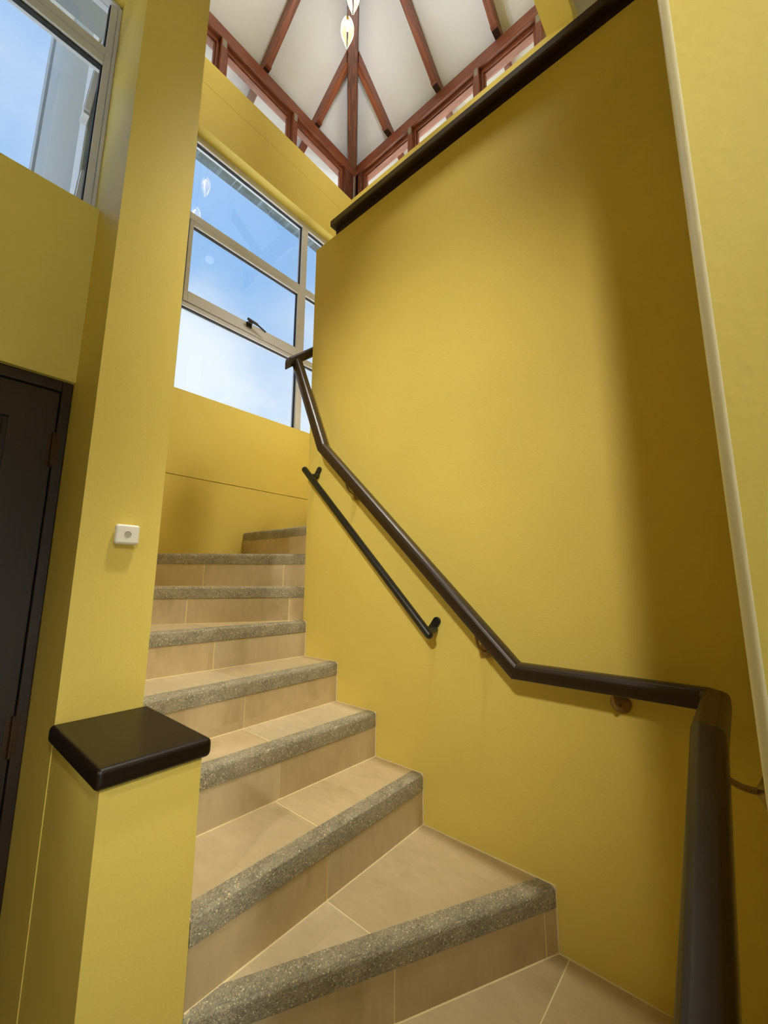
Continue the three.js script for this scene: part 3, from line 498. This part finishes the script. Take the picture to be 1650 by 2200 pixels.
{
  const t = thing('wooden_handrail', 'dark brown wooden handrail bending along the yellow wall up the winding stairs', 'handrail', V(1.3, -0.305, 0.3));
  const path = [V(0.40, -0.540, 0.075), V(1.000, -0.281, 0.075), V(1.300, -0.279, 0.075), V(1.320, -0.279, 0.095), V(1.322, -0.279, 0.575), V(1.322, 0.668, 1.545), V(1.322, 1.225, 1.79)];
  const dir = path.slice(1).map((p, i) => p.clone().sub(path[i]).normalize());
  const nrm = path.map((p, i) => i === 0 ? dir[0] : i === path.length - 1 ? dir[dir.length - 1] : dir[i - 1].clone().add(dir[i]).normalize());
  for (let i = 0; i + 1 < path.length; i++) part(t, 'rail_section', railSection(path[i], path[i + 1], nrm[i], nrm[i + 1], railProfile), M.rail);
  const e0 = V(1.275, 1.212, 1.815), e1 = V(1.80, 1.66, 1.815), ed = e1.clone().sub(e0).normalize();
  part(t, 'rail_section', railSection(e0, e1, new THREE.Vector3(1, 0, 0), ed, railProfile), M.rail);
  bracket(t, V(AM, -0.343, 0.300), new THREE.Vector3(-1, 0, 0), V(1.322, -0.302, 0.300));
  bracket(t, V(AM, -0.240, 0.715), new THREE.Vector3(-1, 0, 0), V(1.322, -0.175, 0.715));
  bracket(t, V(AM, 0.414, 1.372), new THREE.Vector3(-1, 0, 0), V(1.322, 0.465, 1.372));
  bracket(t, V(0.985, -0.345, 0.0019), new THREE.Vector3(0, 0, -1), V(0.985, -0.300, 0.075));
}
// ---------------------------------------------------------------- lower black metal grab rail
{
  const t = thing('metal_grab_rail', 'thin black metal rail sloping on the yellow wall below the wooden handrail', 'handrail', V(1.4, -0.2, 0.93));
  const p = V(1.338, -0.200, 0.922), q = V(1.338, 0.585, 1.708), r = 0.0165, d = q.clone().sub(p).normalize();
  const cyl = new THREE.CylinderGeometry(r, r, p.distanceTo(q), 24); cyl.applyQuaternion(new THREE.Quaternion().setFromUnitVectors(new THREE.Vector3(0, 1, 0), d)); const m = p.clone().add(q).multiplyScalar(0.5); cyl.translate(m.x, m.y, m.z);
  const s0 = new THREE.SphereGeometry(r, 20, 12); s0.translate(p.x, p.y, p.z); const s1 = new THREE.SphereGeometry(r, 20, 12); s1.translate(q.x, q.y, q.z);
  part(t, 'bar', [metreUV(cyl), metreUV(s0), metreUV(s1)], M.black);
  // oblong plates on the wall and their short arms
  const n = new THREE.Vector3(0, d.z, -d.y).normalize();   // in the wall, across the bar
  const plate = (c, along, half) => { const sh = new THREE.Shape(), R = 0.0165; sh.absarc(half, 0, R, -Math.PI / 2, Math.PI / 2, false); sh.absarc(-half, 0, R, Math.PI / 2, 1.5 * Math.PI, false); const g = new THREE.ExtrudeGeometry(sh, { depth: 0.007, bevelEnabled: true, bevelSize: 0.0015, bevelThickness: 0.0015, bevelOffset: -0.0015, bevelSegments: 2 }); const Z = new THREE.Vector3(-1, 0, 0), X = along.clone(), Y = new THREE.Vector3().crossVectors(Z, X); g.applyMatrix4(new THREE.Matrix4().makeBasis(X, Y, Z).setPosition(c)); return metreUV(g); };
  const tilt = new THREE.Vector3(0, 0.80, 0.6);
  for (const [pt, at] of [[p.clone().addScaledVector(d, 0.004), V(AM, -0.170, 0.936)], [q.clone().addScaledVector(d, -0.06), V(AM, 0.572, 1.672)]]) {
    const pl = part(t, 'mount_plate', plate(at, tilt, 0.020), M.black);
    part(pl, 'mount_arm', bar(pt, at.clone().add(new THREE.Vector3(-0.004, -0.012, 0.008)), 0.02, 0.02, new THREE.Vector3(0, 1, 0), false, 0.006), M.black);
  }
}
// ---------------------------------------------------------------- motion sensor on the pillar
{
  const t = thing('motion_sensor', 'small square white plastic motion sensor with a round lens on the yellow pillar', 'sensor', V(0.412, 0.13, BP));
  part(t, 'sensor_body', box(0.3815, 0.4445, 0.1005, 0.1580, BP - 0.024, BP - 0.004, undefined, 0.008), M.plastic);
  part(t, 'back_plate', box(0.388, 0.438, 0.106, 0.152, BP - 0.006, BP, undefined, 0.002), M.plastic);
  const l = new THREE.LatheGeometry([[0, 0.0009], [0.004, 0.0007], [0.0066, 0.0003], [0.0074, 0.0003], [0.0080, 0.0012], [0.0090, 0.0012], [0.0096, -0.001], [0, -0.001]].map(([x, y]) => new THREE.Vector2(x, y)), 28); l.rotateX(Math.PI / 2); l.translate(0.4125, 0.1295 + EYE, -(BP - 0.024)); part(t, 'lens', metreUV(l), M.lens, 'round translucent lens');
}
// ---------------------------------------------------------------- pendant: bud-shaped lamps of petals on cords
function bud(label, a, h, b, turn, topH) {
  const t = thing('pendant_light', label, 'pendant light', V(a, h, b), 'bud-shaped pendant lights under the lantern roof');
  const prof = (v) => 0.043 * Math.pow(Math.sin(Math.PI * Math.min(1, Math.pow(v, 1.3) * 0.97 + 0.03)), 0.85);   // radius from tip (0) to neck (1)
  for (let k = 0; k < 4; k++) {
    const NU = 10, NV = 28, pos = [], idx = [], c = turn + k * Math.PI / 2;
    for (let j = 0; j <= NV; j++) { const v = j / NV, r = Math.max(0.004, prof(v)), y = v * 0.26, half = (Math.PI / 4) * (0.14 + 0.62 * Math.pow(Math.sin(Math.PI * Math.min(1, v * 0.95 + 0.06)), 0.9)); for (let i = 0; i <= NU; i++) { const an = c + (i / NU * 2 - 1) * half; pos.push(Math.cos(an) * r, y, Math.sin(an) * r); } }
    for (let j = 0; j < NV; j++) for (let i = 0; i < NU; i++) { const p = j * (NU + 1) + i; idx.push(p, p + NU + 1, p + 1, p + 1, p + NU + 1, p + NU + 2); }
    const g = new THREE.BufferGeometry(); g.setAttribute('position', new THREE.Float32BufferAttribute(pos, 3)); g.setIndex(idx); g.computeVertexNormals();
    // give the petal a thickness
    const inn = g.clone(), P = inn.attributes.position, Nn = inn.attributes.normal; for (let i = 0; i < P.count; i++) P.setXYZ(i, P.getX(i) * 0.96, P.getY(i), P.getZ(i) * 0.96); 
    const both = mergeGeometries([g, inn]); put('petal', metreUV(both), M.petal, t);
  }
  const bp = [[0, 0], [0.010, 0.002], [0.0165, 0.010], [0.0185, 0.020], [0.016, 0.034], [0.011, 0.050], [0.009, 0.058], [0, 0.06]].map(([x, y]) => new THREE.Vector2(x, y)), bg = new THREE.LatheGeometry(bp, 24); bg.translate(0, 0.150, 0);
  put('bulb', metreUV(bg), M.bulb, t);
  const soc = new THREE.CylinderGeometry(0.010, 0.012, 0.05, 20); soc.translate(0, 0.232, 0); put('socket', metreUV(soc), M.bronze, t);
  const L = topH - h - 0.24, cord = new THREE.CylinderGeometry(0.0022, 0.0022, L, 8); cord.translate(0, 0.24 + L / 2, 0); put('cord', metreUV(cord), M.black, t);
  const li = new THREE.PointLight(new THREE.Color(1, 0.98, 0.96), 1.25, 0, 2); li.position.set(0, 0.18, 0); li.castShadow = true; li.shadow.radius = 1; li.name = 'bulb_light'; t.add(li);
}
bud('lowest lit bud-shaped pendant light with pale petals around a glowing bulb', 1.430, 3.362, 1.558, 1.50, CH(HW) - 0.16);
bud('second bud-shaped pendant light, hanging just above the lowest one', 1.492, 3.740, 1.575, 1.62, CH(HW) - 0.16);

// ---------------------------------------------------------------- wall-mounted spot lamps, unseen, added to brighten the stairs
function addedSpotLamp(label, at, wallOut, target, cd, half) {   // square back plate on the wall, short arm, turned can with a glowing lens
  const t = thing('added_spot_lamp', label, 'spot lamp', at, 'added spot lamps lighting the stairs');
  const Z = wallOut.clone(), head = Z.clone().multiplyScalar(0.12), dir = target.clone().sub(at).sub(head).normalize();
  const turn = (g, n) => { g.applyQuaternion(new THREE.Quaternion().setFromUnitVectors(new THREE.Vector3(0, 1, 0), n)); return g; };
  put('back_plate', metreUV(turn(new THREE.CylinderGeometry(0.045, 0.05, 0.02, 28), Z).translate(Z.x * 0.01, Z.y * 0.01, Z.z * 0.01)), M.plastic, t);
  put('arm', metreUV(turn(new THREE.CylinderGeometry(0.009, 0.009, 0.1, 14), Z).translate(Z.x * 0.065, Z.y * 0.065, Z.z * 0.065)), M.plastic, t);
  const can = turn(new THREE.LatheGeometry([[0, -0.07], [0.042, -0.07], [0.05, -0.06], [0.056, 0.05], [0.050, 0.05], [0.050, 0.035], [0, 0.034]].map(([x, y]) => new THREE.Vector2(x, y)), 32), dir); can.translate(head.x, head.y, head.z); put('can', metreUV(can), M.plastic, t);
  const lens = turn(new THREE.CylinderGeometry(0.0495, 0.0495, 0.003, 28), dir); lens.translate(head.x + dir.x * 0.042, head.y + dir.y * 0.042, head.z + dir.z * 0.042); put('lens', metreUV(lens), M.lamp, t);
  const l = new THREE.SpotLight(FILL_COLOR, cd, 0, half * Math.PI / 180, 1, 2); l.position.copy(head).addScaledVector(dir, 0.055); l.target.position.copy(target).sub(at); l.castShadow = true; l.shadow.radius = 7; l.name = 'fill_beam'; t.add(l, l.target);
}
addedSpotLamp('added white spot lamp on the hall wall, turned to the tall yellow spine wall', V(-2.6, 2.45, -0.62), new THREE.Vector3(1, 0, 0), V(1.40, 0.20, 1.18), FILL_CD[0], 18.6);
addedSpotLamp('added white spot lamp on the beam of the lantern, turned to the upper steps', V(1.95, 3.85, 0.62), new THREE.Vector3(0, 0, -1), V(1.28, 0.35, 2.38), FILL_CD[1], 22);
addedSpotLamp('added white spot lamp on the hall wall, turned to the pillar and newel block', V(-0.55, 2.2, -2.4), new THREE.Vector3(0, 0, -1), V(0.70, -0.55, 1.2), FILL_CD[2], 12);

addedSpotLamp('added white spot lamp on the hall side of the beam, turned down to the steps', V(0.98, 3.765, 0.45), new THREE.Vector3(0, 0, 1), V(1.02, -0.3, 1.42), FILL_CD[3], 19);

renderer.render(scene, camera);
